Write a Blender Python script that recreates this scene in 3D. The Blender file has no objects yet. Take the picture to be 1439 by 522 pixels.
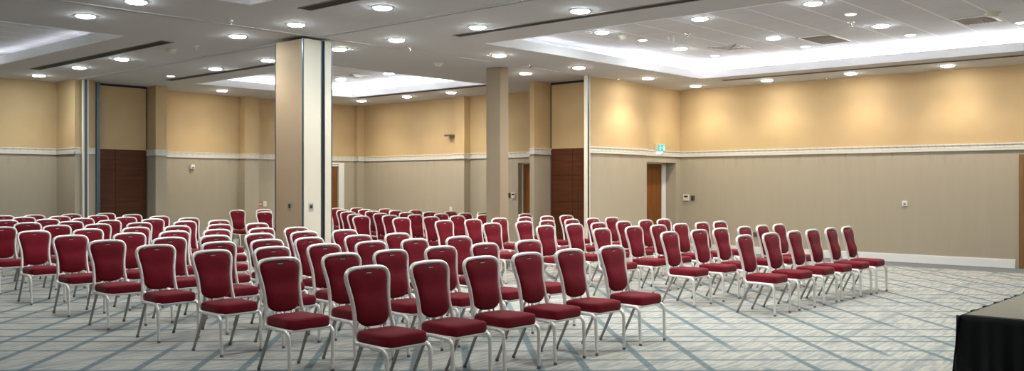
import bpy, bmesh, math, random
from mathutils import Vector, Matrix
random.seed(7)
C = bpy.context.scene.collection
PI = math.pi

# ------------------------------------------------------------------ materials
def mat(name, col, rough=0.6, metal=0.0, emit=None, es=0.0, sheen=0.0, spec=0.5):
    m = bpy.data.materials.new(name); m.use_nodes = True
    b = m.node_tree.nodes['Principled BSDF']
    b.inputs['Base Color'].default_value = (*col, 1)
    b.inputs['Roughness'].default_value = rough
    b.inputs['Metallic'].default_value = metal
    b.inputs['Specular IOR Level'].default_value = spec
    if sheen:
        b.inputs['Sheen Weight'].default_value = sheen
        b.inputs['Sheen Roughness'].default_value = 0.4
    if emit:
        b.inputs['Emission Color'].default_value = (*emit, 1)
        b.inputs['Emission Strength'].default_value = es
    return m

class NT:
    """tiny node helper"""
    def __init__(s, m):
        s.t = m.node_tree; s.n = s.t.nodes; s.b = s.n['Principled BSDF']
    def new(s, typ, **kw):
        n = s.n.new(typ)
        for k, v in kw.items(): setattr(n, k, v)
        return n
    def link(s, a, b): s.t.links.new(a, b)
    def val(s, sock, v):
        if hasattr(v, 'is_linked'): s.link(v, sock)
        else: sock.default_value = v
    def math(s, op, a, b=0.0, c=0.0, clamp=False):
        n = s.new('ShaderNodeMath', operation=op); n.use_clamp = clamp
        s.val(n.inputs[0], a); s.val(n.inputs[1], b); s.val(n.inputs[2], c)
        return n.outputs[0]
    def mix(s, fac, a, b):
        n = s.new('ShaderNodeMix', data_type='RGBA')
        s.val(n.inputs[0], fac)
        s.val(n.inputs[6], a if hasattr(a, 'is_linked') else (*a, 1))
        s.val(n.inputs[7], b if hasattr(b, 'is_linked') else (*b, 1))
        return n.outputs[2]
    def pos(s):
        g = s.new('ShaderNodeNewGeometry')
        x = s.new('ShaderNodeSeparateXYZ'); s.link(g.outputs['Position'], x.inputs[0])
        return g.outputs['Position'], x.outputs[0], x.outputs[1], x.outputs[2]
    def noise(s, vec, scale, detail=3.0, rough=0.5):
        n = s.new('ShaderNodeTexNoise')
        n.inputs['Scale'].default_value = scale; n.inputs['Detail'].default_value = detail
        n.inputs['Roughness'].default_value = rough
        if vec is not None: s.link(vec, n.inputs['Vector'])
        return n.outputs['Fac']
    def vec(s, x, y, z):
        n = s.new('ShaderNodeCombineXYZ')
        s.val(n.inputs[0], x); s.val(n.inputs[1], y); s.val(n.inputs[2], z)
        return n.outputs[0]
    def ramp(s, fac, lo, hi):
        n = s.new('ShaderNodeMapRange'); n.interpolation_type = 'SMOOTHSTEP'
        s.val(n.inputs[0], fac); n.inputs[1].default_value = lo; n.inputs[2].default_value = hi
        return n.outputs[0]
    def bump(s, h, strength, dist=0.01):
        n = s.new('ShaderNodeBump'); n.inputs['Strength'].default_value = strength
        n.inputs['Distance'].default_value = dist
        s.link(h, n.inputs['Height']); s.link(n.outputs[0], s.b.inputs['Normal'])

RAIL_Z0, RAIL_Z1 = 2.19, 2.32

def wall_material():
    m = mat('painted_wall', (0.6, 0.45, 0.25), 0.75, spec=0.25); t = NT(m)
    p, x, y, z = t.pos()
    up = t.math('GREATER_THAN', z, (RAIL_Z0 + RAIL_Z1) / 2)
    n1 = t.noise(p, 1.3, 2)
    upper = t.mix(t.ramp(n1, 0.3, 0.7), (0.495, 0.355, 0.188), (0.525, 0.380, 0.208))
    # woven wallpaper below the rail: fine vertical threads with soft streaks
    h = t.math('ADD', x, y)
    thr = t.noise(t.vec(t.math('MULTIPLY', h, 60.0), t.math('MULTIPLY', z, 3.0), 0.0), 1.0, 3)
    strk = t.noise(t.vec(t.math('MULTIPLY', h, 7.0), t.math('MULTIPLY', z, 0.7), 3.0), 1.0, 3)
    # mottled darker vertical streaks, stronger towards the rail
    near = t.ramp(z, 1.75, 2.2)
    mottle = t.math('MULTIPLY', t.ramp(t.noise(t.vec(t.math('MULTIPLY', h, 11.0), t.math('MULTIPLY', z, 1.6), 9.0), 1.0, 4, 0.65), 0.50, 0.72), near)
    low = t.mix(thr, (0.392, 0.338, 0.255), (0.425, 0.368, 0.280))
    low = t.mix(t.ramp(strk, 0.35, 0.75), low, (0.418, 0.364, 0.277))
    low = t.mix(t.math('MULTIPLY', mottle, 0.45), low, (0.270, 0.235, 0.180))
    t.link(t.mix(up, low, upper), t.b.inputs['Base Color'])
    return m

def carpet_material():
    m = mat('patterned_carpet', (0.4, 0.4, 0.38), 0.95, spec=0.1); t = NT(m)
    p, x, y, z = t.pos()
    def rot(deg):
        a = math.radians(deg); c, s = math.cos(a), math.sin(a)
        along = t.math('ADD', t.math('MULTIPLY', x, c), t.math('MULTIPLY', y, s))
        off = t.math('ADD', t.math('MULTIPLY', x, -s), t.math('MULTIPLY', y, c))
        return along, off
    # soft streaks, mostly along the room
    a0, o0 = rot(4)
    s1 = t.noise(t.vec(t.math('MULTIPLY', a0, 2.6), t.math('MULTIPLY', o0, 24.0), 0.0), 1.0, 4, 0.6)
    a1, o1 = rot(-40)
    s2 = t.noise(t.vec(t.math('MULTIPLY', a1, 2.6), t.math('MULTIPLY', o1, 20.0), 5.0), 1.0, 4, 0.6)
    big = t.noise(p, 0.55, 2)
    col = t.mix(t.ramp(s1, 0.36, 0.62), (0.265, 0.283, 0.280), (0.445, 0.437, 0.402))
    col = t.mix(t.math('MULTIPLY', t.ramp(s2, 0.53, 0.70), 0.55), col, (0.500, 0.435, 0.310))
    col = t.mix(t.math('MULTIPLY', t.ramp(s2, 0.47, 0.30), 0.65), col, (0.230, 0.270, 0.280))
    col = t.mix(t.math('MULTIPLY', t.ramp(big, 0.45, 0.7), 0.25), col, (0.34, 0.36, 0.36))
    blue = (0.095, 0.145, 0.170)
    def bands(col, deg, period, half, seed, strength, keep):
        al, of = rot(deg)
        q = t.math('DIVIDE', of, period)
        cell = t.math('FLOOR', q); fr = t.math('SUBTRACT', q, cell)
        w = t.new('ShaderNodeTexWhiteNoise', noise_dimensions='1D')
        t.val(w.inputs['W'], t.math('ADD', cell, seed))
        rnd = w.outputs['Value']
        ctr = t.math('ADD', t.math('MULTIPLY', rnd, 0.44), 0.28)
        d = t.math('MULTIPLY', t.math('ABSOLUTE', t.math('SUBTRACT', fr, ctr)), period)
        line = t.math('SUBTRACT', 1.0, t.ramp(d, half * 0.65, half * 1.25))
        seg = t.noise(t.vec(t.math('MULTIPLY', al, 0.35), t.math('MULTIPLY', rnd, 40.0), seed), 1.0, 1)
        line = t.math('MULTIPLY', line, t.ramp(seg, keep, keep + 0.10))
        rag = t.noise(t.vec(t.math('MULTIPLY', al, 9.0), t.math('MULTIPLY', of, 30.0), seed), 1.0, 3)
        line = t.math('MULTIPLY', line, t.math('ADD', t.math('MULTIPLY', rag, 0.7), 0.50))
        return t.mix(t.math('MULTIPLY', line, strength, clamp=True), col, blue)
    col = bands(col, 46, 0.47, 0.036, 3.0, 0.95, 0.33)
    col = bands(col, -48, 0.44, 0.030, 17.0, 0.95, 0.34)
    col = bands(col, 5, 0.85, 0.055, 31.0, 0.38, 0.45)
    # plain darker border along the long wall
    edge = t.ramp(t.math('ADD', x, t.math('MULTIPLY', t.noise(p, 3.0, 2), 0.25)), 17.80, 18.00)
    col = t.mix(edge, col, (0.155, 0.170, 0.180))
    fine = t.noise(p, 130, 2)
    col = t.mix(t.math('MULTIPLY', t.ramp(fine, 0.35, 0.75), 0.22), col, (0.22, 0.22, 0.21))
    t.link(col, t.b.inputs['Base Color'])
    t.bump(t.noise(p, 220, 2), 0.5, 0.004)
    return m

def tile_material():
    m = mat('ceiling_tile', (0.62, 0.62, 0.63), 0.85, spec=0.2); t = NT(m)
    p, x, y, z = t.pos()
    def grid(v, per, off, half):
        q = t.math('FRACT', t.math('DIVIDE', t.math('SUBTRACT', v, off), per))
        d = t.math('MULTIPLY', t.math('MINIMUM', q, t.math('SUBTRACT', 1.0, q)), per)
        return t.math('SUBTRACT', 1.0, t.ramp(d, half * 0.7, half * 1.2))
    gy = grid(y, 0.62, 5.03, 0.018); gx = grid(x, 0.62, 14.2, 0.012)
    base = t.mix(t.noise(p, 2.0, 2), (0.62, 0.62, 0.65), (0.70, 0.70, 0.73))
    col = t.mix(t.math('MULTIPLY', gx, 0.35), base, (0.85, 0.85, 0.85))
    col = t.mix(t.math('MULTIPLY', gy, 0.9), col, (0.9, 0.9, 0.9))
    t.link(col, t.b.inputs['Base Color'])
    return m

def rail_material():
    m = mat('white_dado_tile', (0.78, 0.75, 0.68), 0.45); t = NT(m)
    p, x, y, z = t.pos()
    h = t.math('ADD', x, y)
    q = t.math('FRACT', t.math('DIVIDE', h, 0.15))
    tick = t.math('MULTIPLY', t.math('LESS_THAN', q, 0.1), t.math('GREATER_THAN', z, RAIL_Z0 + 0.055))
    col = t.mix(t.math('MULTIPLY', tick, 0.5), (0.66, 0.625, 0.56), (0.40, 0.365, 0.31))
    t.link(col, t.b.inputs['Base Color'])
    return m

def wood_material(name, a, b, rough=0.4, vertical=True):
    m = mat(name, a, rough, spec=0.2); t = NT(m)
    p, x, y, z = t.pos()
    h = t.math('ADD', x, y)
    if vertical: v = t.vec(t.math('MULTIPLY', h, 16.0), t.math('MULTIPLY', z, 1.0), 0.0)
    else: v = t.vec(t.math('MULTIPLY', h, 1.2), t.math('MULTIPLY', z, 18.0), 0.0)
    n = t.noise(v, 1.0, 5, 0.6)
    t.link(t.mix(t.ramp(n, 0.3, 0.7), a, b), t.b.inputs['Base Color'])
    return m

def fabric_material():
    m = mat('burgundy_fabric', (0.13, 0.006, 0.015), 0.85, sheen=0.10, spec=0.15); t = NT(m)
    tc = t.new('ShaderNodeTexCoord')
    n = t.noise(tc.outputs['Object'], 9.0, 3)
    t.link(t.mix(n, (0.124, 0.0042, 0.0118), (0.176, 0.0066, 0.0175)), t.b.inputs['Base Color'])
    t.bump(t.noise(tc.outputs['Object'], 260, 2), 0.25, 0.002)
    return m

M = dict(
    wall=wall_material(), carpet=carpet_material(), tile=tile_material(), rail=rail_material(),
    soffit=mat('soffit_paint', (0.575, 0.570, 0.570), 0.8, spec=0.2),
    lip=mat('white_paint', (0.93, 0.93, 0.95), 0.6, spec=0.3),
    skirting=mat('white_gloss', (0.80, 0.80, 0.79), 0.4),
    walnut=wood_material('dark_walnut', (0.070, 0.021, 0.008), (0.105, 0.034, 0.013), 0.5, False),
    oak=wood_material('warm_oak', (0.170, 0.060, 0.012), (0.230, 0.085, 0.020), 0.45),
    frame_wood=wood_material('frame_oak', (0.200, 0.110, 0.040), (0.250, 0.140, 0.055), 0.5),
    fabric=fabric_material(),
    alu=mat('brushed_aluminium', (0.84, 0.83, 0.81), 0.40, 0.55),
    shaded_alu=mat('shaded_aluminium', (0.36, 0.355, 0.34), 0.45, 0.9),  # same aluminium as the frames, with shade and dark reflections put into its colour
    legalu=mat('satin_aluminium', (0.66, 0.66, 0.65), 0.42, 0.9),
    steel=mat('blue_grey_steel', (0.10, 0.14, 0.18), 0.35, 0.6),
    dark=mat('dark_void', (0.020, 0.019, 0.018), 0.7),
    darkgrey=mat('dark_grey', (0.070, 0.066, 0.058), 0.6),
    panel_tan=mat('partition_tan', (0.390, 0.285, 0.185), 0.75, spec=0.2),
    panel_cream=mat('partition_cream', (0.72, 0.66, 0.55), 0.6, spec=0.3),
    post=mat('pillar_beige', (0.360, 0.285, 0.205), 0.75, spec=0.2),
    white=mat('white_plastic', (0.80, 0.79, 0.76), 0.4),
    cream=mat('cream_plastic', (0.72, 0.68, 0.56), 0.45),
    red=mat('red_plastic', (0.65, 0.05, 0.03), 0.4),
    lens=mat('lamp_glass', (1, 1, 1), 0.3, emit=(1.0, 0.95, 0.86), es=70.0),
    lens_cool=mat('lamp_glass_cool', (1, 1, 1), 0.3, emit=(0.86, 0.97, 1.0), es=70.0),
    lens_dim=mat('lamp_glass_dim', (1, 1, 1), 0.3, emit=(0.90, 0.96, 1.0), es=3.5),
    tube=mat('fluorescent_tube', (1, 1, 1), 0.4, emit=(0.94, 0.96, 1.0), es=1.0),
    sign=mat('lit_green_sign', (0.0, 0.36, 0.27), 0.4, emit=(0.0, 0.70, 0.52), es=0.20),
    signw=mat('lit_white_pictogram', (0.55, 0.75, 0.72), 0.4, emit=(0.6, 1.0, 0.93), es=0.25),
    ventgrey=mat('vent_taupe', (0.270, 0.240, 0.215), 0.7),
    deck=mat('deck_carpet', (0.185, 0.178, 0.145), 0.95, spec=0.1),
    black=mat('black_cloth', (0.0075, 0.0085, 0.010), 0.8, sheen=0.05, spec=0.2),
    chrome=mat('chrome', (0.75, 0.75, 0.76), 0.25, 1.0),
    rubber=mat('grey_rubber', (0.16, 0.16, 0.155), 0.7),
    grout=mat('socket_dark', (0.05, 0.045, 0.04), 0.5),
)

# ------------------------------------------------------------------ mesh helpers
def box(bm, x0, x1, y0, y1, z0, z1):
    v = [bm.verts.new(p) for p in ((x0,y0,z0),(x1,y0,z0),(x1,y1,z0),(x0,y1,z0),(x0,y0,z1),(x1,y0,z1),(x1,y1,z1),(x0,y1,z1))]
    for f in ((3,2,1,0),(4,5,6,7),(0,1,5,4),(1,2,6,5),(2,3,7,6),(3,0,4,7)):
        bm.faces.new([v[i] for i in f])

def tube(bm, pts, r, seg=10, flat=1.0, cap=True):
    """sweep a circle of radius r (number or list) along pts"""
    pts = [Vector(p) for p in pts]; n = len(pts); rings = []
    t0 = (pts[1] - pts[0]).normalized()
    ref = Vector((0, 0, 1)) if abs(t0.z) < 0.9 else Vector((0, 1, 0))
    nrm = t0.cross(ref).normalized()
    for i, p in enumerate(pts):
        t = (pts[min(i + 1, n - 1)] - pts[max(i - 1, 0)]).normalized()
        nrm = (nrm - t * nrm.dot(t)).normalized(); bi = t.cross(nrm)
        rr = r[i] if isinstance(r, (list, tuple)) else r
        rings.append([bm.verts.new(p + (nrm * math.cos(a) + bi * math.sin(a) * flat) * rr)
                      for a in (2 * PI * k / seg for k in range(seg))])
    for a, b in zip(rings, rings[1:]):
        for k in range(seg):
            bm.faces.new((a[k], a[(k + 1) % seg], b[(k + 1) % seg], b[k]))
    if cap:
        bm.faces.new(rings[0][::-1]); bm.faces.new(rings[-1])

def catmull(pts, per=6):
    P = [Vector(p) for p in pts]; P = [2 * P[0] - P[1]] + P + [2 * P[-1] - P[-2]]; out = []
    for i in range(1, len(P) - 2):
        a, b, c, d = P[i - 1:i + 3]
        for k in range(per):
            t = k / per
            out.append(0.5 * ((2 * b) + (c - a) * t + (2 * a - 5 * b + 4 * c - d) * t * t + (3 * b - a - 3 * c + d) * t ** 3))
    out.append(P[-2]); return out

def lathe(bm, prof, seg=24, c=(0, 0, 0)):
    rings = []
    for r, z in prof:
        if r < 1e-6: rings.append([bm.verts.new((c[0], c[1], c[2] + z))])
        else: rings.append([bm.verts.new((c[0] + r * math.cos(2 * PI * k / seg), c[1] + r * math.sin(2 * PI * k / seg), c[2] + z)) for k in range(seg)])
    for a, b in zip(rings, rings[1:]):
        for k in range(seg):
            q = [a[k % len(a)], a[(k + 1) % len(a)], b[(k + 1) % len(b)], b[k % len(b)]]
            u = []
            for v in q:
                if v not in u: u.append(v)
            if len(u) > 2: bm.faces.new(u)

def obj(name, bm, m, parent=None, smooth=False, bevel=0.0):
    bmesh.ops.remove_doubles(bm, verts=bm.verts, dist=1e-5) if smooth else None
    bmesh.ops.recalc_face_normals(bm, faces=bm.faces)
    if bevel:
        bmesh.ops.bevel(bm, geom=list(bm.edges), offset=bevel, segments=2, affect='EDGES', clamp_overlap=True)
    me = bpy.data.meshes.new(name); bm.to_mesh(me); bm.free()
    me.materials.append(m)
    if smooth:
        for p in me.polygons: p.use_smooth = True
    o = bpy.data.objects.new(name, me); C.objects.link(o)
    if parent is not None: o.parent = parent
    return o

def tag(o, label=None, cat=None, group=None, kind=None):
    if label: o['label'] = label
    if cat: o['category'] = cat
    if group: o['group'] = group
    if kind: o['kind'] = kind
    return o

def thing(name, label, cat, loc=(0, 0, 0), rz=0.0, group=None):
    o = bpy.data.objects.new(name, None); C.objects.link(o)
    o.empty_display_size = 0.1
    o.location = loc; o.rotation_euler = (0, 0, rz)
    return tag(o, label, cat, group)

def struct(name, bm, m, label=None, parent=None, smooth=False):
    o = obj(name, bm, m, parent, smooth)
    o['kind'] = 'structure'
    if label: o['label'] = label
    return o

def boxes(name, lst, m, label=None, parent=None, structure=True):
    bm = bmesh.new()
    for b in lst: box(bm, *b)
    return struct(name, bm, m, label, parent) if structure else obj(name, bm, m, parent)

def dup(root, loc, rz, label, group=None):
    r = root.copy(); C.objects.link(r); r.location = loc; r.rotation_euler = (0, 0, rz)
    r['label'] = label
    if group: r['group'] = group
    for ch in list(root.children):
        c = ch.copy(); C.objects.link(c); c.parent = r
        for g in list(ch.children):
            d = g.copy(); C.objects.link(d); d.parent = c
    return r

ORD = ['first', 'second', 'third', 'fourth', 'fifth', 'sixth', 'seventh', 'eighth', 'ninth', 'tenth', 'eleventh', 'twelfth']

# ------------------------------------------------------------------ room shell
CZ = 3.76          # soffit
UZ = 4.05          # raised coffer ceiling
X0, X1, Y0, Y1 = -2.0, 18.8, -3.0, 20.65

boxes('floor', [(X0 - .3, X1 + .6, Y0 - .3, Y1 + .6, -0.15, 0.0)], M['carpet'], 'pale grey patterned carpet with crossing blue bands')

# long wall on the side of the exit corner, with the opening of the side door
boxes('wall_east', [(X1, X1 + .3, 4.37, 11.9, 0, CZ), (X1, X1 + .3, Y0 - .3, 3.35, 0, CZ), (X1, X1 + .3, 3.35, 4.37, 2.10, CZ)],
      M['wall'], 'long plain wall, yellow above and beige below the rail')
NX = 17.04
boxes('wall_north', [(14.94, 15.50, 11.37, 11.49, 0, CZ), (15.50, NX, 11.37, 11.95, 0, CZ), (NX, 17.40, 11.60, 11.95, 0, CZ), (17.40, 18.62, 11.60, 11.95, 2.05, CZ),
                     (18.62, X1 + .3, 11.60, 11.95, 0, CZ), (NX, X1 + .3, 11.95, 12.25, 0, CZ)],
      M['wall'], 'stepped wall between partition pocket and exit corner')
boxes('wall_pocket', [(15.50, NX, 11.95, 12.95, 0, CZ)], M['wall'], 'wall core behind the dark pocket door')
boxes('wall_pier', [(14.89, 16.5, 12.79, 12.91, 0, CZ)], M['wall'], 'short pier beside the far dark pocket door')
boxes('wall_far_east', [(16.5, 16.85, 12.97, 13.70, 0, CZ), (16.5, 16.85, 13.70, 14.68, 2.06, CZ), (16.5, 16.85, 14.68, Y1 + .3, 0, CZ),
                        (16.85, 17.0, 13.5, 14.9, 0, CZ), (16.28, 16.5, 16.29, 16.63, 0, CZ), (16.26, 16.5, 20.50, Y1, 0, CZ)],
      M['wall'], 'far side wall of the back room with one pilaster')
boxes('wall_far_north', [(10.2, 14.95, Y1, Y1 + .3, 0, CZ), (14.95, 15.84, Y1, Y1 + .3, 2.08, CZ), (15.84, 16.85, Y1, Y1 + .3, 0, CZ),
                         (14.8, 16.0, Y1 + .3, Y1 + .45, 0, CZ), (12.62, 13.03, Y1 - .25, Y1, 0, CZ)],
      M['wall'], 'far back wall with a pilaster')
boxes('wall_left_north', [(X0 - .3, 8.18, Y1, Y1 + .3, 0, CZ), (8.18, 8.62, 19.73, Y1 + .3, 0, CZ), (8.62, 9.94, 20.16, Y1 + .3, 0, CZ),
                          (9.94, 10.2, 19.70, Y1 + .3, 0, CZ)],
      M['wall'], 'left back wall around the partition pocket')
boxes('wall_west', [(X0 - .3, X0, Y0 - .3, Y1 + .3, 0, CZ)], M['wall'], 'side wall out of view beside the camera')
boxes('wall_south', [(X0, X1, Y0 - .3, Y0, 0, CZ)], M['wall'], 'wall out of view behind the camera')

# soffit with four rectangular coffers
COF = dict(main=(10.44, 16.89, 1.6, 9.91), back=(10.36, 14.62, 14.0, 18.65), left=(1.6, 6.24, 13.45, 18.65), near=(1.6, 6.20, 1.6, 9.91))
xs = sorted({X0 - .3, X1 + .6} | {v for c in COF.values() for v in c[:2]})
ys = sorted({Y0 - .3, Y1 + .6} | {v for c in COF.values() for v in c[2:]})
cells = []
for a, b in zip(xs, xs[1:]):
    for c, d in zip(ys, ys[1:]):
        mx, my = (a + b) / 2, (c + d) / 2
        if not any(q[0] < mx < q[1] and q[2] < my < q[3] for q in COF.values()):
            cells.append((a, b, c, d, CZ, CZ + .06))
boxes('ceiling', cells, M['soffit'], 'smooth grey lower ceiling')
cv = 0.38          # depth of the light cove behind each lip
names = dict(main='large bright coffer over the open carpet', back='coffer of the back room', left='coffer over the left back corner', near='coffer over the near left area')
for k, (a, b, c, d) in COF.items():
    boxes('ceiling_coffer', [(a - cv, b + cv, c - cv, d + cv, UZ, UZ + .05),
        (a - cv - .05, a - cv, c - cv, d + cv, CZ + .06, UZ), (b + cv, b + cv + .05, c - cv, d + cv, CZ + .06, UZ),
        (a - cv, b + cv, c - cv - .05, c - cv, CZ + .06, UZ), (a - cv, b + cv, d + cv, d + cv + .05, CZ + .06, UZ)],
        M['tile'], 'raised tiled ceiling in the ' + names[k])
    t = .035; e = .008; z0, z1 = CZ - .004, CZ + .145
    boxes('trim_coffer', [(a - t, a + e, c - t, d + t, z0, z1), (b - e, b + t, c - t, d + t, z0, z1), (a + e, b - e, c - t, c + e, z0, z1), (a + e, b - e, d - e, d + t, z0, z1)],
        M['lip'], 'white upstand round the ' + names[k])

# dado rail: stepped profile that follows every visible wall face
def rail(name, segs, label):
    bm = bmesh.new()
    for (xa, ya, xb, yb, nx, ny) in segs:
        for p, za, zb in ((.022, RAIL_Z0, RAIL_Z1), (.034, RAIL_Z1 - .022, RAIL_Z1 + .004), (.030, RAIL_Z0, RAIL_Z0 + .03), (.027, RAIL_Z0 + .048, RAIL_Z0 + .056)):
            xs_ = sorted((xa, xb, xa + nx * p, xb + nx * p)); ys_ = sorted((ya, yb, ya + ny * p, yb + ny * p))
            box(bm, xs_[0], xs_[-1], ys_[0], ys_[-1], za, zb)
    return struct(name, bm, M['rail'], label)
rail('trim_1', [(X1, Y0, X1, 11.6, -1, 0)], 'white tiled rail on the long wall')
rail('trim_2', [(14.94, 11.37, NX + .03, 11.37, 0, -1), (NX, 11.37, NX, 11.60, 1, 0), (NX, 11.60, X1, 11.60, 0, -1)], 'white tiled rail above the exit corner door')
rail('trim_3', [(14.89, 12.79, 15.50, 12.79, 0, -1), (14.89, 12.76, 14.89, 12.91, -1, 0), (16.5, 12.97, 16.5, 16.29, -1, 0), (16.28, 16.29, 16.5, 16.29, 0, -1),
                (16.28, 16.26, 16.28, 16.66, -1, 0), (16.5, 16.63, 16.5, 20.50, -1, 0), (16.26, 20.50, 16.5, 20.50, 0, -1), (16.26, 20.5, 16.26, Y1, -1, 0)], 'white tiled rail on the far side wall')
rail('trim_4', [(10.2, Y1, 12.62, Y1, 0, -1), (12.62, Y1 - .28, 12.62, Y1, -1, 0), (12.62, Y1 - .25, 13.03, Y1 - .25, 0, -1), (13.03, Y1 - .28, 13.03, Y1, 1, 0),
                (13.03, Y1, 16.5, Y1, 0, -1)], 'white tiled rail on the far back wall')
rail('trim_5', [(X0, Y1, 8.18, Y1, 0, -1), (8.18, 19.70, 8.18, Y1, -1, 0), (8.18, 19.73, 8.60, 19.73, 0, -1), (9.94, 19.67, 9.94, 20.10, -1, 0), (9.94, 19.70, 10.23, 19.70, 0, -1),
                (10.2, 19.70, 10.2, Y1, 1, 0)], 'white tiled rail around the left partition pocket')

def base(name, segs, label):
    bm = bmesh.new()
    for (xa, ya, xb, yb, nx, ny) in segs:
        for p, za, zb in ((.018, 0, .15), (.012, .15, .162)):
            xs_ = sorted((xa, xb, xa + nx * p, xb + nx * p)); ys_ = sorted((ya, yb, ya + ny * p, yb + ny * p))
            box(bm, xs_[0], xs_[-1], ys_[0], ys_[-1], za, zb)
    return struct(name, bm, M['skirting'], label)
base('baseboard_east', [(X1, 4.45, X1, 11.6, -1, 0), (X1, Y0, X1, 3.27, -1, 0)], 'white skirting along the long wall')
base('baseboard_north', [(14.96, 11.37, NX, 11.37, 0, -1), (NX, 11.6, 17.38, 11.6, 0, -1), (18.64, 11.6, X1, 11.6, 0, -1)], 'white skirting below the stepped wall')
base('baseboard_far', [(16.5, 14.7, 16.5, 16.29, -1, 0), (16.5, 16.63, 16.5, 20.5, -1, 0), (10.2, Y1, 12.6, Y1, 0, -1), (13.05, Y1, 14.9, Y1, 0, -1)], 'white skirting in the back room')
base('baseboard_west', [(X0, Y1, 8.18, Y1, 0, -1)], 'white skirting below the left back wall')

# tracks of the folding partitions in the soffit
def track(name, x0, x1, y0, y1, label, along_x):
    o = bpy.data.objects.new(name, None); C.objects.link(o); o['kind'] = 'structure'; o['label'] = label
    if along_x:
        m = (y0 + y1) / 2
        boxes('track_rail', [(x0, x1, y0, m - .012, CZ - .012, CZ + .003), (x0, x1, m + .012, y1, CZ - .012, CZ + .003)], M['soffit'], None, o, False)
        boxes('track_groove', [(x0, x1, m - .012, m + .012, CZ - .004, CZ + .003)], M['darkgrey'], None, o, False)
    else:
        m = (x0 + x1) / 2
        boxes('track_rail', [(x0, m - .012, y0, y1, CZ - .012, CZ + .003), (m + .012, x1, y0, y1, CZ - .012, CZ + .003)], M['soffit'], None, o, False)
        boxes('track_groove', [(m - .012, m + .012, y0, y1, CZ - .004, CZ + .003)], M['darkgrey'], None, o, False)
track('trim_track', X0, 15.4, 11.33, 11.45, 'ceiling track of the partition running to the far pocket', True)
track('trim_track', 8.21, 8.33, -2.9, 11.30, 'ceiling track running over the near chairs', False)
track('trim_track', 8.21, 8.33, 11.48, 19.70, 'ceiling track running to the left pocket', False)

# ------------------------------------------------------------------ doors
def door(name, label, leaf, frame, handle=None):
    o = bpy.data.objects.new(name, None); C.objects.link(o); o['kind'] = 'structure'; o['label'] = label
    boxes('door_leaf', leaf[0], leaf[1], None, o, False)
    if frame: boxes('door_frame', frame[0], frame[1], None, o, False)
    if handle:
        bm = bmesh.new()
        tube(bm, handle, 0.011, 8)
        obj('door_handle', bm, M['chrome'], o, True)
    return o
door('door_1', 'oak door with white frame set back below the green exit sign',
     ([(17.43, 18.43, 11.88, 11.925, 0.005, 2.02)], M['oak']),
     ([(18.43, 18.60, 11.86, 11.93, 0, 2.04), (17.40, 17.43, 11.86, 11.93, 0, 2.04), (17.40, 18.60, 11.86, 11.93, 2.02, 2.05)], M['skirting']),
     [(17.55, 11.88, 1.02), (17.55, 11.83, 1.02), (17.67, 11.83, 1.02)])
door('door_2', 'oak door of the far side wall beside the pier',
     ([(16.65, 16.70, 13.74, 14.645, 0.005, 2.03)], M['oak']),
     ([(16.645, 16.72, 14.645, 14.68, 0, 2.05), (16.645, 16.72, 13.70, 13.74, 0, 2.05), (16.645, 16.72, 13.74, 14.645, 2.03, 2.06)], M['skirting']))
door('door_3', 'oak door at the far end of the back wall',
     ([(14.98, 15.69, Y1 + .02, Y1 + .065, 0.005, 2.04)], M['oak']),
     ([(15.72, 15.84, Y1 - .012, Y1 + .24, 0, 2.10), (14.95, 15.72, Y1 + .0, Y1 + .1, 2.045, 2.08)], M['skirting']),
     [(15.06, Y1 + .02, 1.02), (15.06, Y1 - .03, 1.02), (15.18, Y1 - .03, 1.02)])
boxes('trim_door_edge', [(15.84, 15.90, Y1 - .014, Y1, 0, 2.14), (14.88, 15.84, Y1 - .014, Y1, 2.10, 2.14)], M['skirting'], 'white outer architrave of the end door')
door('door_4', 'oak door at the near end of the long wall',
     ([(X1 + .10, X1 + .145, 3.42, 4.30, 0.005, 2.05)], M['oak']),
     ([(X1 - .015, X1 + .2, 4.30, 4.39, 0, 2.10), (X1 - .015, X1 + .2, 3.33, 3.42, 0, 2.10), (X1 - .015, X1 + .2, 3.42, 4.30, 2.05, 2.10)], M['frame_wood']))

# pocket doors: yellow panel above, dark walnut panels below
def pocket(name, label, x0, x1, y0, y1, along_y):
    o = bpy.data.objects.new(name, None); C.objects.link(o); o['kind'] = 'structure'; o['label'] = label
    zt, zm = 3.71, 2.32
    boxes('upper_panel', [(x0, x1, y0, y1, zm, zt)], M['wall'], None, o, False)
    bm = bmesh.new(); n = 4; g = .006
    for i in range(n):
        za, zb = .01 + i * (zm - .01) / n + g, .01 + (i + 1) * (zm - .01) / n
        if along_y:
            m = (y0 + y1) / 2; box(bm, x0, x1, y0, m - .003, za, zb); box(bm, x0, x1, m + .003, y1, za, zb)
        else:
            m = x0 + (x1 - x0) * .42; box(bm, x0, m - .003, y0, y1, za, zb); box(bm, m + .003, x1, y0, y1, za, zb)
    obj('lower_panel', bm, M['walnut'], o)
    if along_y:
        boxes('panel_edge', [(x0 - .012, x1, y0 - .022, y0, 0, zt), (x0 - .012, x1, y1, y1 + .022, 0, zt), (x0 + .02, x1, y0, y1, 0, zt)], M['darkgrey'], None, o, False)
        boxes('head_gap', [(x0, x1, y0 - .02, y1 + .02, zt, CZ)], M['dark'], None, o, False)
    else:
        boxes('panel_edge', [(x0 - .022, x0, y0 - .012, y1, 0, zt), (x1, x1 + .022, y0 - .012, y1, 0, zt), (x0, x1, y0 + .02, y1, 0, zt)], M['darkgrey'], None, o, False)
        boxes('head_gap', [(x0 - .02, x1 + .02, y0, y1, zt, CZ)], M['dark'], None, o, False)
    return o
pocket('door_5', 'tall partition pocket door, walnut below, beside the far pier', 15.44, 15.48, 11.60, 12.76, True)
pocket('door_6', 'tall partition pocket door, walnut below, at the left back', 8.70, 9.91, 20.10, 20.14, False)

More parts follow.
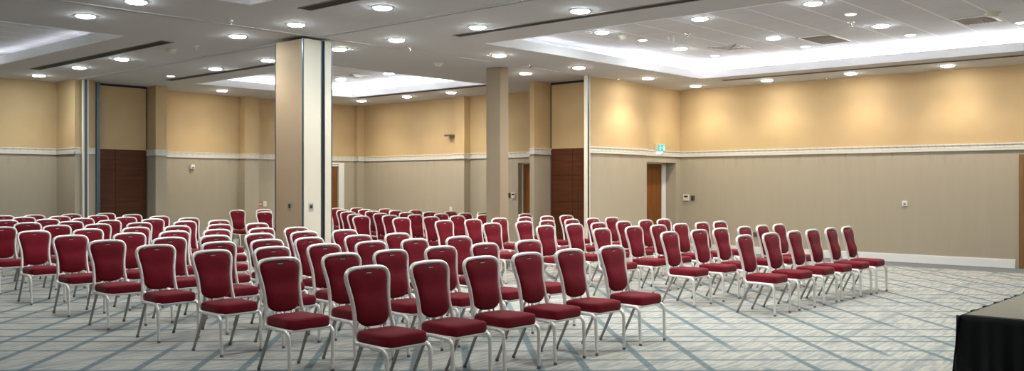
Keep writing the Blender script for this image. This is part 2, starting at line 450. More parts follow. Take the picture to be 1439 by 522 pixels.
# slim metal posts the partitions close against
def jamb(name, x, y, label):
    o = bpy.data.objects.new(name, None); C.objects.link(o); o['kind'] = 'structure'; o['label'] = label
    boxes('post_body', [(x - .030, x + .030, y - .045, y + .045, 0, CZ)], M['steel'], None, o, False)
    boxes('post_seal', [(x - .058, x - .031, y - .050, y + .02, 0, CZ), (x + .031, x + .058, y - .050, y + .02, 0, CZ)], M['panel_cream'], None, o, False)
jamb('trim_post', 14.86, 11.36, 'slim steel closing post at the far pocket')
jamb('trim_post', 8.36, 19.66, 'slim steel closing post at the left pocket')
boxes('trim_jamb', [(8.61, 8.68, 19.66, 20.10, 0, CZ - .03)], M['steel'], 'dark steel jamb of the left pocket')

# free pillar in the opening
def pillar():
    bm = bmesh.new(); box(bm, 12.64, 12.88, 11.70, 12.06, 0, CZ)
    bmesh.ops.bevel(bm, geom=list(bm.edges), offset=.008, segments=2, affect='EDGES')
    return struct('column', bm, M['post'], 'slim square beige pillar among the far chairs')
pillar()

# parked partition panels under the crossing of the tracks
def partition(label, x0, x1, y0, y1, face, edge):
    t = thing('partition_panel', label, 'partition', (x0, y0, 0), 0, 'parked partition panels')
    w, d = x1 - x0, y1 - y0
    bm = bmesh.new(); box(bm, 0, w, .02, d, .03, CZ - .05)
    obj('panel_leaf', bm, face, t, bevel=.003)
    bm = bmesh.new(); box(bm, .012, w - .012, 0, .02, .03, CZ - .05)
    obj('panel_end', bm, edge, t)
    bm = bmesh.new()
    box(bm, -.004, .012, -.004, .024, .02, CZ - .045); box(bm, w - .012, w + .004, -.004, .024, .02, CZ - .045)
    box(bm, -.004, .012, d - .02, d + .004, .02, CZ - .045)
    obj('edge_trim', bm, M['steel'], t)
    bm = bmesh.new(); box(bm, .01, w - .01, .01, d - .01, 0, .03)
    obj('floor_seal', bm, M['rubber'], t)
    bm = bmesh.new(); box(bm, w * .4, w * .6, d * .4, d * .6, CZ - .05, CZ - .0125)
    obj('hanger', bm, M['dark'], t)
    return t
p1 = partition('wide tan partition panel with cream end parked under the track crossing', 8.0, 8.33, 11.36, 12.08, M['panel_tan'], M['panel_cream'])
p2 = partition('narrow cream partition panel parked behind the wide tan panel', 8.38, 8.52, 11.36, 12.08, M['panel_tan'], M['panel_cream'])
def lock_plate(parent, x, y, z, face):
    bm = bmesh.new()
    if face == 'x': box(bm, x - .006, x, y - .048, y + .048, z - .055, z + .055)
    else: box(bm, x - .042, x + .042, y - .006, y, z - .055, z + .055)
    o = obj('lock_plate', bm, M['legalu'], parent, bevel=.002)
    bm = bmesh.new()
    if face == 'x': box(bm, x - .010, x - .006, y - .022, y + .022, z - .03, z + .03)
    else: box(bm, x - .02, x + .02, y - .010, y - .006, z - .025, z + .025)
    obj('key_hole', bm, M['dark'], o)
lock_plate(p1, 0.0, .34, 1.23, 'x'); lock_plate(p1, .14, 0.0, 1.22, 'y')

# ------------------------------------------------------------------ ceiling fittings
bm = bmesh.new(); lathe(bm, [(.140, 0), (.138, -.007), (.126, -.012), (.114, -.009), (.112, 0)], 28); ME_RING = bm
ring_o = obj('trim_ring', ME_RING, M['white'], None, True); RING = ring_o.data; C.objects.unlink(ring_o); bpy.data.objects.remove(ring_o)
def lens_mesh(m):
    bm = bmesh.new(); lathe(bm, [(.111, -.003), (.108, -.018), (.092, -.026), (.05, -.031), (0, -.032)], 28)
    o = obj('lens', bm, m, None, True); d = o.data; bpy.data.objects.remove(o); return d
LENS = {k: lens_mesh(M[k]) for k in ('lens', 'lens_cool')}
def small_mesh():
    bm = bmesh.new(); lathe(bm, [(.075, 0), (.074, -.012), (.060, -.018), (.056, -.010), (0, -.012)], 24)
    o = obj('lens', bm, M['lens_dim'], None, True); d = o.data; bpy.data.objects.remove(o); return d
SMALL = small_mesh()
SPOT = {}
TINT = dict(lens=(1.0, 0.87, 0.70), lens_cool=(1.0, 0.91, 0.78), peach=(1.0, 0.81, 0.64), lemon=(1.0, 0.91, 0.66))
def spot_data(kind, watts):
    if (kind, watts) not in SPOT:
        l = bpy.data.lights.new('downlight_beam', 'SPOT')
        l.energy = watts; l.spot_size = math.radians(128); l.spot_blend = 0.75
        l.shadow_soft_size = 0.09
        l.color = TINT[kind]
        SPOT[(kind, watts)] = l
    return SPOT[(kind, watts)]
WATT = 62.0
def downlight(x, y, z, label, group, kind='lens_cool', k=1.0, tint=None):
    t = thing('downlight', label, 'ceiling light', (x, y, z), 0, group)
    for n, d in (('trim_ring', RING), ('lens', LENS[kind])):
        o = bpy.data.objects.new(n, d); C.objects.link(o); o.parent = t
    l = bpy.data.objects.new('beam', spot_data(tint or kind, WATT * k)); C.objects.link(l); l.parent = t; l.location = (0, 0, -.06)
    return t
ROWS = [  # rows run on out of view, unseen lamps added to light the near room
    (5.18, CZ, [10.75, 12.16], 'between the left coffers', 'lens_cool', .55),
    (7.40, CZ, [3.4, 5.2, 7.05, 8.84, 10.67, 12.15, 15.9, 17.66, 19.56], 'left of the long track', 'lens_cool', .55),
    (9.22, CZ, [-0.1, 1.7, 3.5, 5.3, 7.15, 8.96, 10.68, 12.10, 14.14, 15.92], 'right of the long track', 'lens_cool', .8),  # nearest lamps are unseen, added to brighten the stage top and front floor
    (11.50, CZ, [10.66, 19.56], 'in line with the slim square pillar', 'lens', .8),
    (13.72, CZ, [10.67, 12.01], 'before the far pocket door', 'lens', 1.0),
    (15.40, CZ, [15.85, 17.44, 19.25], 'in the back room', 'lens', .9),
    (18.07, CZ, [1.8, 3.6, 5.41, 7.22, 9.02, 10.74], 'along the long wall', 'lens', 0.66),
    (16.08, CZ, [10.69], 'over the stepped wall', 'lens', 1.1),
    (12.15, UZ, [3.6, 5.38, 7.15, 8.97], 'at the inner side of the coffer', 'lens_cool', 1.1),
    (14.60, UZ, [5.36, 7.17, 9.0], 'in mid coffer', 'lens_cool', 1.1),
    (13.50, UZ, [15.9, 17.65], 'inside the back room coffer', 'lens_cool', .9),
    (3.6, UZ, [4.0, 7.5, 15.0, 17.5], 'inside the left coffers', 'lens_cool', .55),
]
WALL_TINT = {(18.07, 10.74): 'lemon', (18.07, 9.02): 'lemon', (18.07, 7.22): 'peach', (18.07, 3.6): 'peach', (15.40, 19.25): 'lemon', (15.40, 15.85): 'lemon', (15.40, 17.44): 'peach', (11.50, 19.56): 'lemon'}
for x, z, yy, where, kind, k in ROWS:
    for i, y in enumerate(yy[::-1]):
        one = len(yy) == 1
        downlight(x, y, z, 'round lit downlight ' + where if one else 'downlight, %s from the far end of the row %s' % (ORD[i], where), 'round ceiling downlights', kind, k, WALL_TINT.get((x, y)))

def small_light(x, y, z, label):
    t = thing('spot_fitting', label, 'ceiling light', (x, y, z), 0, 'small round ceiling fittings')
    o = bpy.data.objects.new('lens', SMALL); C.objects.link(o); o.parent = t
    bm = bmesh.new(); lathe(bm, [(.092, 0), (.090, -.008), (.077, -.010), (.075, 0)], 24)
    obj('trim_ring', bm, M['white'], t, True)
small_light(9.24, 17.68, CZ, 'small lit fitting near the left pocket')
small_light(13.30, 8.95, UZ, 'small round fitting at the far end of the big coffer')
small_light(13.30, 5.32, UZ, 'small round fitting in the middle of the big coffer')
small_light(15.85, 8.99, UZ, 'small lit fitting beside the square vent')
small_light(15.88, 7.18, UZ, 'small lit fitting next to the taupe vent by the cove')
small_light(15.82, 5.33, UZ, 'small lit fitting by the cove between the two taupe vents')
small_light(15.75, 3.65, UZ, 'small lit fitting by the cove past the near taupe vent')

def smoke(x, y, z, label, r=.085):
    t = thing('smoke_detector', label, 'smoke detector', (x, y, z), 0, 'smoke detectors')
    bm = bmesh.new(); lathe(bm, [(r, 0), (r, -.018), (r * .9, -.022)], 24); lathe(bm, [(r * .9, -.022), (0, -.022)], 24)
    obj('base', bm, M['cream'], t, True)
    bm = bmesh.new(); lathe(bm, [(r * .75, -.022), (r * .72, -.05), (r * .5, -.058), (0, -.060)], 24)
    obj('sensor_cap', bm, M['cream'], t, True)
smoke(7.42, 14.19, CZ, 'cream smoke detector over the left chairs')
smoke(11.54, 12.21, CZ, 'cream smoke detector in front of the back room coffer')
smoke(12.70, 8.93, UZ, 'flat smoke detector inside the far end of the big coffer')
smoke(14.59, 3.75, UZ, 'smoke detector inside the near end of the big coffer', .11)

def sprinkler(x, y, z, label):
    t = thing('sprinkler', label, 'sprinkler', (x, y, z), 0, 'fire sprinklers')
    bm = bmesh.new(); lathe(bm, [(.05, 0), (.048, -.006), (.02, -.010), (0, -.010)], 20); obj('ceiling_plate', bm, M['chrome'], t, True)
    bm = bmesh.new(); lathe(bm, [(.012, -.008), (.012, -.05), (.006, -.055), (0, -.055)], 12); obj('stem', bm, M['chrome'], t, True)
    bm = bmesh.new(); lathe(bm, [(0, -.056), (.028, -.056), (.028, -.060), (0, -.060)], 16); obj('deflector', bm, M['chrome'], t, True)
for x, y, z, l in ((6.62, 11.06, CZ, 'sprinkler beside the track crossing'), (9.91, 11.14, CZ, 'sprinkler between the crossing and the slim pillar'),
                   (12.81, 11.10, CZ, 'sprinkler just in front of the slim pillar'), (15.79, 11.24, CZ, 'sprinkler close to the stepped wall'),
                   (18.55, 7.93, CZ, 'sprinkler close to the long wall'), (13.2, 8.0, UZ, 'sprinkler inside the far half of the big coffer'),
                   (14.0, 5.6, UZ, 'sprinkler inside the near half of the big coffer'), (7.49, 13.53, CZ, 'sprinkler beyond the left slot diffuser')):
    sprinkler(x, y, z, l)
t = thing('motion_sensor', 'white round motion sensor hanging inside the big coffer', 'sensor', (13.26, 8.35, UZ))
bm = bmesh.new(); lathe(bm, [(.06, 0), (.06, -.03), (.05, -.035)], 20); obj('base', bm, M['white'], t, True)
bm = bmesh.new(); lathe(bm, [(.05, -.03), (.052, -.08), (.04, -.11), (0, -.118)], 20); obj('sensor_dome', bm, M['white'], t, True)

# linear slot diffusers
def slot(x0, x1, y0, y1, label, z=CZ):
    t = thing('slot_diffuser', label, 'air vent', ((x0 + x1) / 2, (y0 + y1) / 2, z), 0, 'linear slot diffusers')
    w, d = (x1 - x0) / 2, (y1 - y0) / 2; f = .012
    bm = bmesh.new()
    for b in ((-w, -w + f, -d, d), (w - f, w, -d, d), (-w, w, -d, -d + f), (-w, w, d - f, d)): box(bm, *b, -.010, .002)
    obj('frame', bm, M['ventgrey'], t)
    bm = bmesh.new(); box(bm, -w + f, w - f, -d + f, d - f, -.003, .002); obj('slot_shade', bm, M['dark'], t)  # flat dark plate stands for the shaded hollow of the slot
    bm = bmesh.new()
    for k in range(1, 4):
        xx = -w + k * 2 * w / 4
        box(bm, xx - .007, xx + .007, -d + f, d - f, -.009, -.003)
    obj('blade', bm, M['darkgrey'], t)
slot(6.86, 7.06, 13.41, 18.57, 'long dark slot vent between the left coffer and the left back corner')
slot(9.50, 9.68, 14.48, 18.46, 'long dark slot vent beside the back room coffer')
slot(6.72, 6.92, 4.6, 9.66, 'dark slot vent over the near end of the long track')
slot(9.48, 9.64, 4.2, 9.73, 'dark slot vent along the inner side of the big coffer')
slot(14.74, 14.90, 13.9, 18.69, 'dark slot vent between back room coffer and far side wall')
slot(17.42, 17.56, 1.8, 9.74, 'dark slot vent along the long wall')

def vent(x0, x1, y0, y1, label, z, lit=False):
    t = thing('ceiling_vent', label, 'air vent', ((x0 + x1) / 2, (y0 + y1) / 2, z), 0, 'square ceiling vents')
    w, d = (x1 - x0) / 2, (y1 - y0) / 2; f = .03
    bm = bmesh.new()
    for b in ((-w, -w + f, -d, d), (w - f, w, -d, d), (-w, w, -d, -d + f), (-w, w, d - f, d)): box(bm, *b, -.012, .002)
    obj('frame', bm, M['white'], t)
    bm = bmesh.new(); box(bm, -w + f, w - f, -d + f, d - f, -.003, .002); obj('backing', bm, M['ventgrey'], t)
    bm = bmesh.new()
    if lit:
        for s in (.75, .5, .25):
            a, b = w * s, d * s
            for q in ((-a, -a + .025, -b, b), (a - .025, a, -b, b), (-a, a, -b, -b + .025), (-a, a, b - .025, b)): box(bm, *q, -.014 - .01 * (1 - s), -.003)
        obj('louvre', bm, M['white'], t)
    else:
        n = 9
        for k in range(1, n):
            yy = -d + f + k * (2 * d - 2 * f) / n
            box(bm, -w + f, w - f, yy - .008, yy + .008, -.010, -.003)
        obj('louvre', bm, M['ventgrey'], t)
vent(14.80, 15.42, 7.98, 8.55, 'white square louvred vent at the far end of the big coffer', UZ, True)
vent(14.85, 15.85, 6.30, 6.88, 'taupe vent panel near the middle of the coffer tiles', UZ)
vent(14.75, 15.42, 3.82, 4.38, 'taupe vent panel near the close end of the coffer tiles', UZ)
vent(13.0, 13.6, 16.6, 17.2, 'white square louvred vent inside the back room coffer', UZ, True)

# fluorescent tubes hidden in the light coves
def cove(x0, y0, x1, y1, label, k):
    t = thing('cove_lamp', label, 'ceiling light', (x0, y0, CZ + .06), 0, 'cove lamps')
    L = Vector((x1 - x0, y1 - y0, 0)); n = max(1, round(L.length / 1.25)); d = L.normalized(); q = Vector((-d.y, d.x, 0))
    bm = bmesh.new()
    for i in range(n):
        a = d * (L.length * (i + .04) / n); b = d * (L.length * (i + .96) / n)
        tube(bm, [a + Vector((0, 0, .075)), b + Vector((0, 0, .075))], .016, 8)
    m = M['tube'].copy(); m.node_tree.nodes['Principled BSDF'].inputs['Emission Strength'].default_value = k
    obj('tube', bm, m, t)
    bm = bmesh.new()
    for i in range(n):
        a = d * (L.length * (i + .02) / n); b = d * (L.length * (i + .98) / n)
        tube(bm, [a + Vector((0, 0, .03)), b + Vector((0, 0, .03))], .022, 4)
    obj('batten', bm, M['white'], t)
CV = 62.0
a, b, c, d = COF['main']
cove(b + .17, c, b + .17, d + .1, 'cove tubes of the big coffer along the long wall', CV * 1.25)
cove(a, d + .19, 14.0, d + .19, 'dim cove tubes added as fill at the far end of the big coffer', CV * .06)  # faint glow added to fill an otherwise dark cove
cove(14.0, d + .19, b + .05, d + .19, 'brighter cove tubes at the far corner of the big coffer', CV * .6)
a, b, c, d = COF['back']
cove(b + .17, c, b + .17, d + .1, 'cove tubes of the back room coffer by the side wall', CV * 1.3)
cove(a, d + .19, b + .05, d + .19, 'cove tubes at the far end of the back room coffer', CV * .3)
cove(a + .3, c - .17, b, c - .17, 'unseen cove tubes added at the near end of the back room coffer', CV * .3)  # out of sight, added to brighten the opposite upstand
a, b, c, d = COF['left']
cove(b - 4.4, d + .19, b + .05, d + .19, 'cove tubes at the far end of the left coffer', CV * .2)
cove(b + .17, c + 1.2, b + .17, d + .1, 'cove tubes along the inner side of the left coffer', CV * .04)
cove(a - .17, c, a - .17, d, 'unseen cove tubes added along the outer side of the left coffer', CV * .5)  # hidden from the camera, added so the facing upstand gets light
a, b, c, d = COF['near']
cove(b - 2.6, d + .19, b + .05, d + .19, 'cove tubes at the far end of the near left coffer', CV * .3)
cove(a - .17, c, a - .17, d, 'unseen cove tubes added along the outer side of the near left coffer', CV * .5)  # added out of sight to throw light across this coffer

# ------------------------------------------------------------------ wall fittings
# green exit sign
t = thing('exit_sign', 'lit green running man exit sign on the yellow wall by the corner', 'exit sign', (17.885, 11.60, 2.375))
W, H_ = .15, .088
bm = bmesh.new(); box(bm, -W, W, -.085, 0, -H_, H_); obj('housing', bm, M['white'], t, bevel=.006)
bm = bmesh.new(); box(bm, -W + .008, W - .008, -.090, -.084, -H_ + .008, H_ - .008); obj('sign_face', bm, M['sign'], t)
bm = bmesh.new(); box(bm, -.10, .05, -.07, -.02, -H_ - .022, -H_); obj('downlight_strip', bm, M['lens_dim'], t)
bm = bmesh.new(); y0, y1 = -.0935, -.0895
def quad2(bm, pts):
    a = [bm.verts.new((x, y0, z)) for x, z in pts]; b = [bm.verts.new((x, y1, z)) for x, z in pts]
    bm.faces.new(a); bm.faces.new(b[::-1])
    for i in range(len(a)): bm.faces.new((a[i], b[i], b[(i + 1) % len(a)], a[(i + 1) % len(a)]))
def limb(bm, x1_, z1_, x2, z2, w):
    dx, dz = x2 - x1_, z2 - z1_; l = math.hypot(dx, dz); nx, nz = -dz / l * w / 2, dx / l * w / 2
    quad2(bm, [(x1_ + nx, z1_ + nz), (x2 + nx, z2 + nz), (x2 - nx, z2 - nz), (x1_ - nx, z1_ - nz)])
quad2(bm, [(-.068 + .014 * math.cos(k * PI / 5), .052 + .014 * math.sin(k * PI / 5)) for k in range(10)])
limb(bm, -.070, .036, -.076, -.010, .026)
limb(bm, -.070, .030, -.042, .012, .010); limb(bm, -.042, .012, -.030, .026, .009)
limb(bm, -.074, .030, -.100, .012, .010); limb(bm, -.100, .012, -.104, -.006, .009)
limb(bm, -.074, -.006, -.052, -.030, .012); limb(bm, -.052, -.030, -.056, -.062, .011)
limb(bm, -.080, -.006, -.088, -.036, .012); limb(bm, -.088, -.036, -.114, -.046, .011)
quad2(bm, [(.050, -.062), (.105, -.062), (.105, .060), (.050, .060)])
limb(bm, -.022, .0, .028, .0, .010); quad2(bm, [(.022, .016), (.042, 0), (.022, -.016)])
obj('pictogram', bm, M['signw'], t)

def plate(name, label, cat, loc, axis, w, h, d, m, extra=None):
    """small wall fitting: body plus extras; axis 'x' = on a wall facing -X, 'y' = on a wall facing -Y"""
    t = thing(name, label, cat, loc)
    def b(bm, u0, u1, z0, z1, p0, p1):
        if axis == 'x': box(bm, -p1, -p0, u0, u1, z0, z1)
        else: box(bm, u0, u1, -p1, -p0, z0, z1)
    bm = bmesh.new(); b(bm, -w / 2, w / 2, -h / 2, h / 2, 0, d); obj('body', bm, m, t, bevel=.004)
    for n, em, u0, u1, z0, z1, dd in extra or ():
        bm = bmesh.new(); b(bm, u0, u1, z0, z1, d, d + dd); obj(n, bm, em, t)
    return t
plate('thermostat', 'white wall controller with dark display near the exit corner', 'thermostat', (X1, 11.42, 1.235), 'x', .145, .15, .035, M['cream'],
      [('display', M['dark'], -.05, .05, .005, .045, .002), ('button', M['white'], -.04, .04, -.045, -.03, .004)])
plate('light_switch', 'dark grey switch plate beside the white wall controller', 'light switch', (X1, 11.25, 1.225), 'x', .10, .12, .02, M['darkgrey'],
      [('rocker', M['dark'], -.02, .02, -.03, .03, .005)])
plate('wall_socket', 'white switch plate alone in the middle of the long wall', 'wall switch', (X1, 6.43, 1.17), 'x', .10, .11, .022, M['white'],
      [('rocker', M['ventgrey'], -.022, .022, -.035, .012, .006)])
plate('wall_socket', 'dark double socket low on the long wall behind the chairs', 'wall socket', (X1, 9.62, .43), 'x', .17, .09, .02, M['grout'],
      [('socket_face', M['darkgrey'], -.07, -.01, -.03, .03, .004), ('socket_face', M['darkgrey'], .01, .07, -.03, .03, .004)])
plate('wall_sensor', 'small white box high on the beige back wall left of the parked panels', 'sensor', (11.33, Y1, 1.97), 'y', .10, .11, .06, M['white'],
      [('sensor_window', M['ventgrey'], -.03, .03, -.04, .0, .005)])
plate('wall_bracket', 'small dark ledge high on the yellow far side wall', 'bracket', (16.5, 16.95, 2.80), 'x', .24, .035, .16, M['ventgrey'],
      [('lip', M['darkgrey'], -.12, .12, -.025, .0175, .004)])
plate('thermostat', 'cream wall controller beside the far side wall door', 'thermostat', (16.5, 14.82, 1.28), 'x', .12, .13, .03, M['cream'],
      [('display', M['dark'], -.04, .04, .0, .04, .002)])
plate('light_switch', 'dark switch plate next to the far cream controller', 'light switch', (16.5, 14.97, 1.28), 'x', .09, .11, .02, M['darkgrey'],
      [('rocker', M['dark'], -.02, .02, -.03, .03, .005)])
plate('fire_call_point', 'small red fire call point on the far back wall', 'fire alarm', (13.20, Y1, 1.04), 'y', .10, .10, .05, M['red'],
      [('break_glass', M['white'], -.03, .03, -.03, .02, .003)])
plate('wall_notice', 'small white plate beside the red fire call point', 'notice', (13.36, Y1, 1.04), 'y', .10, .13, .012, M['white'],
      [('notice_print', M['cream'], -.035, .035, -.04, .02, .001)])
plate('wall_socket', 'white socket plate low on the far side wall by the pilaster', 'wall socket', (16.5, 16.98, .90), 'x', .09, .14, .02, M['white'],
      [('socket_face', M['cream'], -.03, .03, -.04, .04, .003)])

# ------------------------------------------------------------------ stage
t = thing('stage_platform', 'low black skirted stage with grey carpet top by the near corner', 'stage', (7.65, 2.17, 0))
SL, SW, SH = 3.2, 2.4, .55
bm = bmesh.new(); box(bm, 0.0, SL, -SW, 0.0, SH - .05, SH); obj('deck', bm, M['deck'], t, bevel=.006)
bm = bmesh.new(); box(bm, -.008, SL, -SW, -SW + .01, SH - .06, SH - .006); box(bm, -.008, .0, -SW, .008, SH - .06, SH - .006); box(bm, -.008, SL, .0, .008, SH - .06, SH - .006)
obj('deck_edge', bm, M['dark'], t)
def skirt(bm, pts, nrm, n):
    # pleated cloth from just under the deck edge to the floor, flaring slightly
    a, b = Vector(pts[0]), Vector(pts[1]); N = Vector(nrm); rows = []
    zs = [SH - .008, SH - .05, .40, .25, .12, .012]
    for z in zs:
        f = (SH - z) / SH; r = []
        for k in range(n + 1):
            u = k / n; p = a.lerp(b, u)
            amp = .012 + .020 * f; L = (b - a).length * u
            w = amp * (math.sin(L * 2 * PI / .24 + .6 * math.sin(L * 7)) * .6 + .4 * math.sin(L * 2 * PI / .11 + 1.3))
            p = p + N * (.014 + .045 * f + w * (.35 + .65 * f)); r.append(bm.verts.new((p.x, p.y, z)))
        rows.append(r)
    for r1, r2 in zip(rows, rows[1:]):
        for k in range(n): bm.faces.new((r1[k], r1[k + 1], r2[k + 1], r2[k]))
bm = bmesh.new(); skirt(bm, ((-.01, .05, 0), (-.01, -SW, 0)), (-1, 0, 0), 120); skirt(bm, ((-.06, .01, 0), (SL, .01, 0)), (0, 1, 0), 150)
sk = obj('skirt', bm, M['black'], t, True)
so = sk.modifiers.new('thickness', 'SOLIDIFY'); so.thickness = .004
bm = bmesh.new()
for k in range(9):
    x = .25 + k * .33; box(bm, x, x + .09, -.012, .026, SH - .03, SH + .004)
obj('skirt_clip', bm, M['dark'], t, bevel=.003)
for x, y in ((.12, -.12), (SL - .12, -.12), (.12, -SW + .12), (SL - .12, -SW + .12)):
    bm = bmesh.new(); tube(bm, [(x, y, 0), (x, y, SH - .05)], .025, 10); obj('leg', bm, M['legalu'], t, True)

# ------------------------------------------------------------------ banquet chair
def recl(z):                       # back frame leans away from the seat
    return .150 + (z - .42) * .215

def seat_bm():
    bm = bmesh.new()
    def outline(n=48):
        pts = []
        for k in range(n):
            a = 2 * PI * k / n; e = .30
            cx_, sy = math.cos(a), math.sin(a)
            ux = math.copysign(abs(cx_) ** e, cx_); uy = math.copysign(abs(sy) ** e, sy)
            y = -.035 + .205 * uy
            hw = .200 - .028 * (uy + 1) / 2 + .012
            pts.append((hw * ux, y))
        return pts
    O = outline(); rings = []
    for s, z in ((.90, .377), (.975, .380), (1.0, .394), (1.004, .43), (.99, .450), (.96, .461), (.82, .470), (.5, .475), (.2, .476)):
        rings.append([bm.verts.new((x * s, -.035 + (y + .035) * s, z)) for x, y in O])
    n = len(O)
    for a, b in zip(rings, rings[1:]):
        for k in range(n): bm.faces.new((a[k], a[(k + 1) % n], b[(k + 1) % n], b[k]))
    bm.faces.new(rings[0][::-1]); bm.faces.new(rings[-1])
    return bm

def pad_bm():
    half = [(0, .480), (.06, .484), (.112, .500), (.146, .535), (.152, .60), (.158, .68), (.171, .76), (.183, .82), (.183, .855), (.167, .883),
            (.12, .899), (.06, .905), (0, .906)]
    R = catmull([(x, 0, z) for x, z in half], 3)
    out = [(p.x, p.z) for p in R] + [(-p.x, p.z) for p in R[-2:0:-1]]
    n = len(out); cz = .70; bm = bmesh.new(); rings = []
    def lum(z):
        return 1.0 + .55 * math.exp(-((z - .62) / .07) ** 2) - .25 * math.exp(-((z - .74) / .06) ** 2)
    prof = [(1.0, .000)] + [(s, .030 * (1 - s ** 5) ** .6) for s in (.965, .94, .88, .75, .55, .3, .1)]
    front = [[bm.verts.new((x * s, recl(cz + (z - cz) * s) - .004 - f * lum(cz + (z - cz) * s), cz + (z - cz) * s)) for x, z in out] for s, f in prof]
    back = [[bm.verts.new((x * s, recl(cz + (z - cz) * s) + .004 + f * .45, cz + (z - cz) * s)) for x, z in out] for s, f in prof]
    for rs, flip in ((front, False), (back, True)):
        for a, b in zip(rs, rs[1:]):
            for k in range(n):
                q = (a[k], a[(k + 1) % n], b[(k + 1) % n], b[k]); bm.faces.new(q[::-1] if flip else q)
        bm.faces.new(rs[-1] if not flip else rs[-1][::-1])
    for k in range(n): bm.faces.new((front[0][k], back[0][k], back[0][(k + 1) % n], front[0][(k + 1) % n]))
    return bm

def frame_bm():
    half = [(.200, .075, .376), (.197, .118, .378), (.190, None, .402), (.181, None, .450), (.172, None, .54), (.170, None, .62), (.177, None, .70), (.193, None, .78),
            (.2025, None, .835), (.201, None, .868), (.184, None, .897), (.145, None, .914), (.08, None, .921), (0, None, .923)]
    h = [(x, recl(z) if y is None else y, z) for x, y, z in half]
    pts = [(-x, y, z) for x, y, z in h] + [(x, y, z) for x, y, z in h[-2::-1]]
    bm = bmesh.new(); tube(bm, catmull(pts, 4), .0165, 10)
    return bm

def seat_frame_bm():
    bm = bmesh.new()
    loop = [(-.197, .10), (-.200, -.05), (-.202, -.17), (-.190, -.205), (-.15, -.216), (0, -.222), (.15, -.216), (.190, -.205), (.202, -.17), (.200, -.05), (.197, .10)]
    tube(bm, catmull([(x, y, .374) for x, y in loop], 4), .0155, 8)
    tube(bm, [(-.195, .125, .382), (.195, .125, .382)], .011, 8)
    box(bm, -.17, .17, -.19, .12, .380, .389)
    return bm

def front_leg_bm(s):
    bm = bmesh.new()
    p = [(s * .208, -.060, .371), (s * .211, -.155, .371), (s * .212, -.205, .362), (s * .212, -.230, .335), (s * .211, -.238, .29), (s * .209, -.243, .15), (s * .206, -.247, .012)]
    q = catmull(p, 5); tube(bm, q, [0.0175 - .003 * i / len(q) for i in range(len(q))], 10)
    return bm
def rear_leg_bm(s):
    bm = bmesh.new()
    p = [(s * .190, .050, .372), (s * .190, .075, .350), (s * .192, .160, .180), (s * .194, .243, .012)]
    q = catmull(p, 4); tube(bm, q, [.0165 - .004 * i / len(q) for i in range(len(q))], 10)
    return bm
def foot_bm(x, y):
    bm = bmesh.new(); lathe(bm, [(0, 0), (.0145, 0), (.0155, .006), (.0155, .022), (.0125, .024)], 12, (x, y, 0)); return bm
def support_bm(s):
    bm = bmesh.new(); tube(bm, [(s * .075, .122, .384), (s * .074, recl(.45), .45), (s * .072, recl(.51) + .008, .515)], .0085, 8); return bm

chair0 = thing('banquet_chair', 'burgundy banquet chair', 'chair', (0, 0, 0), 0, 'burgundy banquet chairs set out in rows')
obj('seat', seat_bm(), M['fabric'], chair0, True)
obj('backrest', pad_bm(), M['fabric'], chair0, True)
bm = bmesh.new(); yg = recl(.888) - .012
box(bm, -.030, .030, yg - .012, yg + .004, .880, .897)
gs = obj('grip_shade', bm, M['dark'], [o for o in chair0.children if o.name == 'backrest'][0], bevel=.004)  # solid dark block stands for the shade in the open grip cutout
bm = bmesh.new(); box(bm, -.024, .024, yg - .0135, yg - .011, .878, .884); obj('grip_highlight', bm, M['alu'], [o for o in chair0.children if o.name == 'backrest'][0])  # bright strip stands for light showing at the cutout
obj('back_frame', frame_bm(), M['alu'], chair0, True)
obj('seat_frame', seat_frame_bm(), M['alu'], chair0, True)
for s in (-1, 1):
    obj('leg', front_leg_bm(s), M['alu'], chair0, True)
    l = obj('leg', rear_leg_bm(s), M['shaded_alu'], chair0, True)
    obj('back_support', support_bm(s), M['legalu'], chair0, True)
legs = [o for o in chair0.children if o.name.startswith('leg')]
for o, (x, y) in zip(legs, ((-.206, -.247), (-.194, .243), (.206, -.247), (.194, .243))):
    obj('foot', foot_bm(x, y), M['rubber'], o, True)

NEAR = [[(4.49, 5.3), (5.13, 5.29), (5.72, 5.28), (6.33, 5.27), (6.93, 5.26), (7.61, 5.25)],
    [(4.49, 6.49), (5.15, 6.49), (5.74, 6.49), (6.39, 6.49), (7.04, 6.49), (7.75, 6.5)],
    [(4.59, 7.73), (5.23, 7.7), (5.83, 7.67), (6.43, 7.64), (7.06, 7.61), (7.73, 7.58)],
    [(4.58, 8.84), (5.29, 8.81), (5.86, 8.78), (6.43, 8.75), (7.12, 8.72), (7.73, 8.69)],
    [(4.6, 10.0), (5.32, 9.98), (5.91, 9.96), (6.51, 9.94), (7.17, 9.92), (7.82, 9.9)],
    [(4.73, 11.3), (5.46, 11.29), (6.07, 11.29), (6.7, 11.28), (7.32, 11.15), (7.82, 11.02)],
    [(4.85, 12.75), (5.56, 12.73), (6.24, 12.71), (6.86, 12.69), (7.54, 12.66), (8.2, 12.64)],
    [(4.97, 14.25), (5.74, 14.24), (6.35, 14.22), (7.01, 14.21), (7.8, 14.19), (8.43, 14.18)],
    [(5.8, 15.55), (6.47, 15.55), (7.14, 15.55), (7.91, 15.55), (8.61, 15.55)],
    [(5.93, 16.87), (6.6, 16.85), (7.22, 16.84), (8.01, 16.82), (8.68, 16.81)],
    [(6.7, 18.2), (7.36, 18.19), (8.09, 18.18), (8.79, 18.17)],
    [(6.75, 19.36), (7.33, 19.36), (8.06, 19.36), (8.78, 19.36)]]
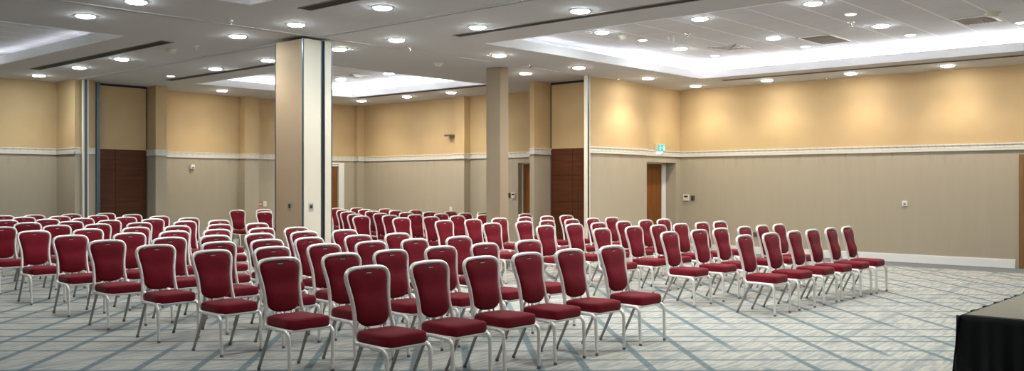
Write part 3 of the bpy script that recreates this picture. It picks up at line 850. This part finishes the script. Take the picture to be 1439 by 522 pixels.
FAR = [[(10.3, 5.19), (10.97, 5.18), (11.64, 5.17), (12.19, 5.16), (12.79, 5.15), (13.35, 5.14)],
    [(10.37, 6.31), (11.1, 6.3), (11.67, 6.29), (12.37, 6.28), (12.9, 6.26), (13.43, 6.25)],
    [(10.49, 7.5), (11.27, 7.5), (11.93, 7.5), (12.57, 7.5), (13.23, 7.5), (13.79, 7.49)],
    [(10.63, 8.66), (11.34, 8.67), (12.0, 8.68), (12.71, 8.69), (13.38, 8.7), (13.97, 8.71)],
    [(10.74, 9.87), (11.53, 9.88), (12.15, 9.89), (12.85, 9.9), (13.48, 9.91), (14.08, 9.92)],
    [(10.91, 11.16), (11.64, 11.18), (12.35, 11.2), (13.09, 11.22), (13.77, 11.24), (14.39, 11.26)],
    [(11.26, 12.67), (12.02, 12.68), (12.75, 12.7), (13.52, 12.71), (14.49, 12.44)],
    [(11.32, 13.91), (12.02, 13.87), (12.66, 13.83), (13.34, 13.78), (14.01, 13.74), (14.54, 13.7)],
    [(11.17, 14.9), (11.96, 14.9), (12.64, 14.9), (13.35, 14.9), (14.05, 14.9), (14.71, 14.9)],
    [(12.82, 16.26), (13.52, 16.26), (14.22, 16.25), (14.86, 16.25)],
    [(13.61, 17.45), (14.3, 17.49), (14.97, 17.52)],
    [(14.49, 18.87), (15.14, 18.87)]]
STRAY = [(11.86, 19.25, 'burgundy chair alone in the aisle gap left of the parked panels'),
         (12.65, 19.36, 'rear burgundy chair of the close pair left of the parked panels'),
         (11.58, 17.68, 'front burgundy chair of the close pair left of the parked panels')]
first = True
def place(x, y, label, group):
    global first
    rz = math.radians(random.uniform(-2.2, 2.2))
    if first:
        chair0.location = (x, y, 0); chair0.rotation_euler = (0, 0, rz); chair0['label'] = label; chair0['group'] = group; first = False
    else: dup(chair0, (x, y, 0), rz, label, group)
for nm, rows, g in (('nearer block', NEAR, 'burgundy chairs of the nearer block'), ('farther block', FAR, 'burgundy chairs of the farther block by the long wall')):
    for j, row in enumerate(rows):
        rowname = 'front row' if j == 0 else 'back row' if j == len(rows) - 1 else ORD[j] + ' row'
        seq = list(row)[::-1]         # count from the aisle in the near block, from the wall end in the far block
        end = 'the aisle' if rows is NEAR else 'the wall'
        for i, (x, y) in enumerate(seq):
            place(x, y, 'burgundy chair, %s from %s in the %s of the %s' % (ORD[i], end, rowname, nm), g)
for x, y, l in STRAY: place(x, y, l, 'burgundy chairs standing behind the nearer block')

# ------------------------------------------------------------------ camera, world, view
cam = bpy.data.cameras.new('camera'); co = bpy.data.objects.new('camera', cam); C.objects.link(co)
f_px = 1291.3
cam.sensor_width = 36.0; cam.lens = 36.0 * f_px / 1439.0
cam.shift_y = -(261.0 - 258.16) / 1439.0
cam.clip_end = 200
co.location = (0, 0, 1.566)
co.rotation_euler = (PI / 2, 0, math.atan2(0.66961, 0.74271) - PI / 2)
bpy.context.scene.camera = co
w = bpy.data.worlds.new('world'); bpy.context.scene.world = w; w.use_nodes = True
w.node_tree.nodes['Background'].inputs[0].default_value = (0.02, 0.02, 0.02, 1)
v = bpy.context.scene.view_settings
v.view_transform = 'Standard'; v.look = 'None'; v.exposure = 1.05; v.gamma = 1.0; v.use_curve_mapping = False
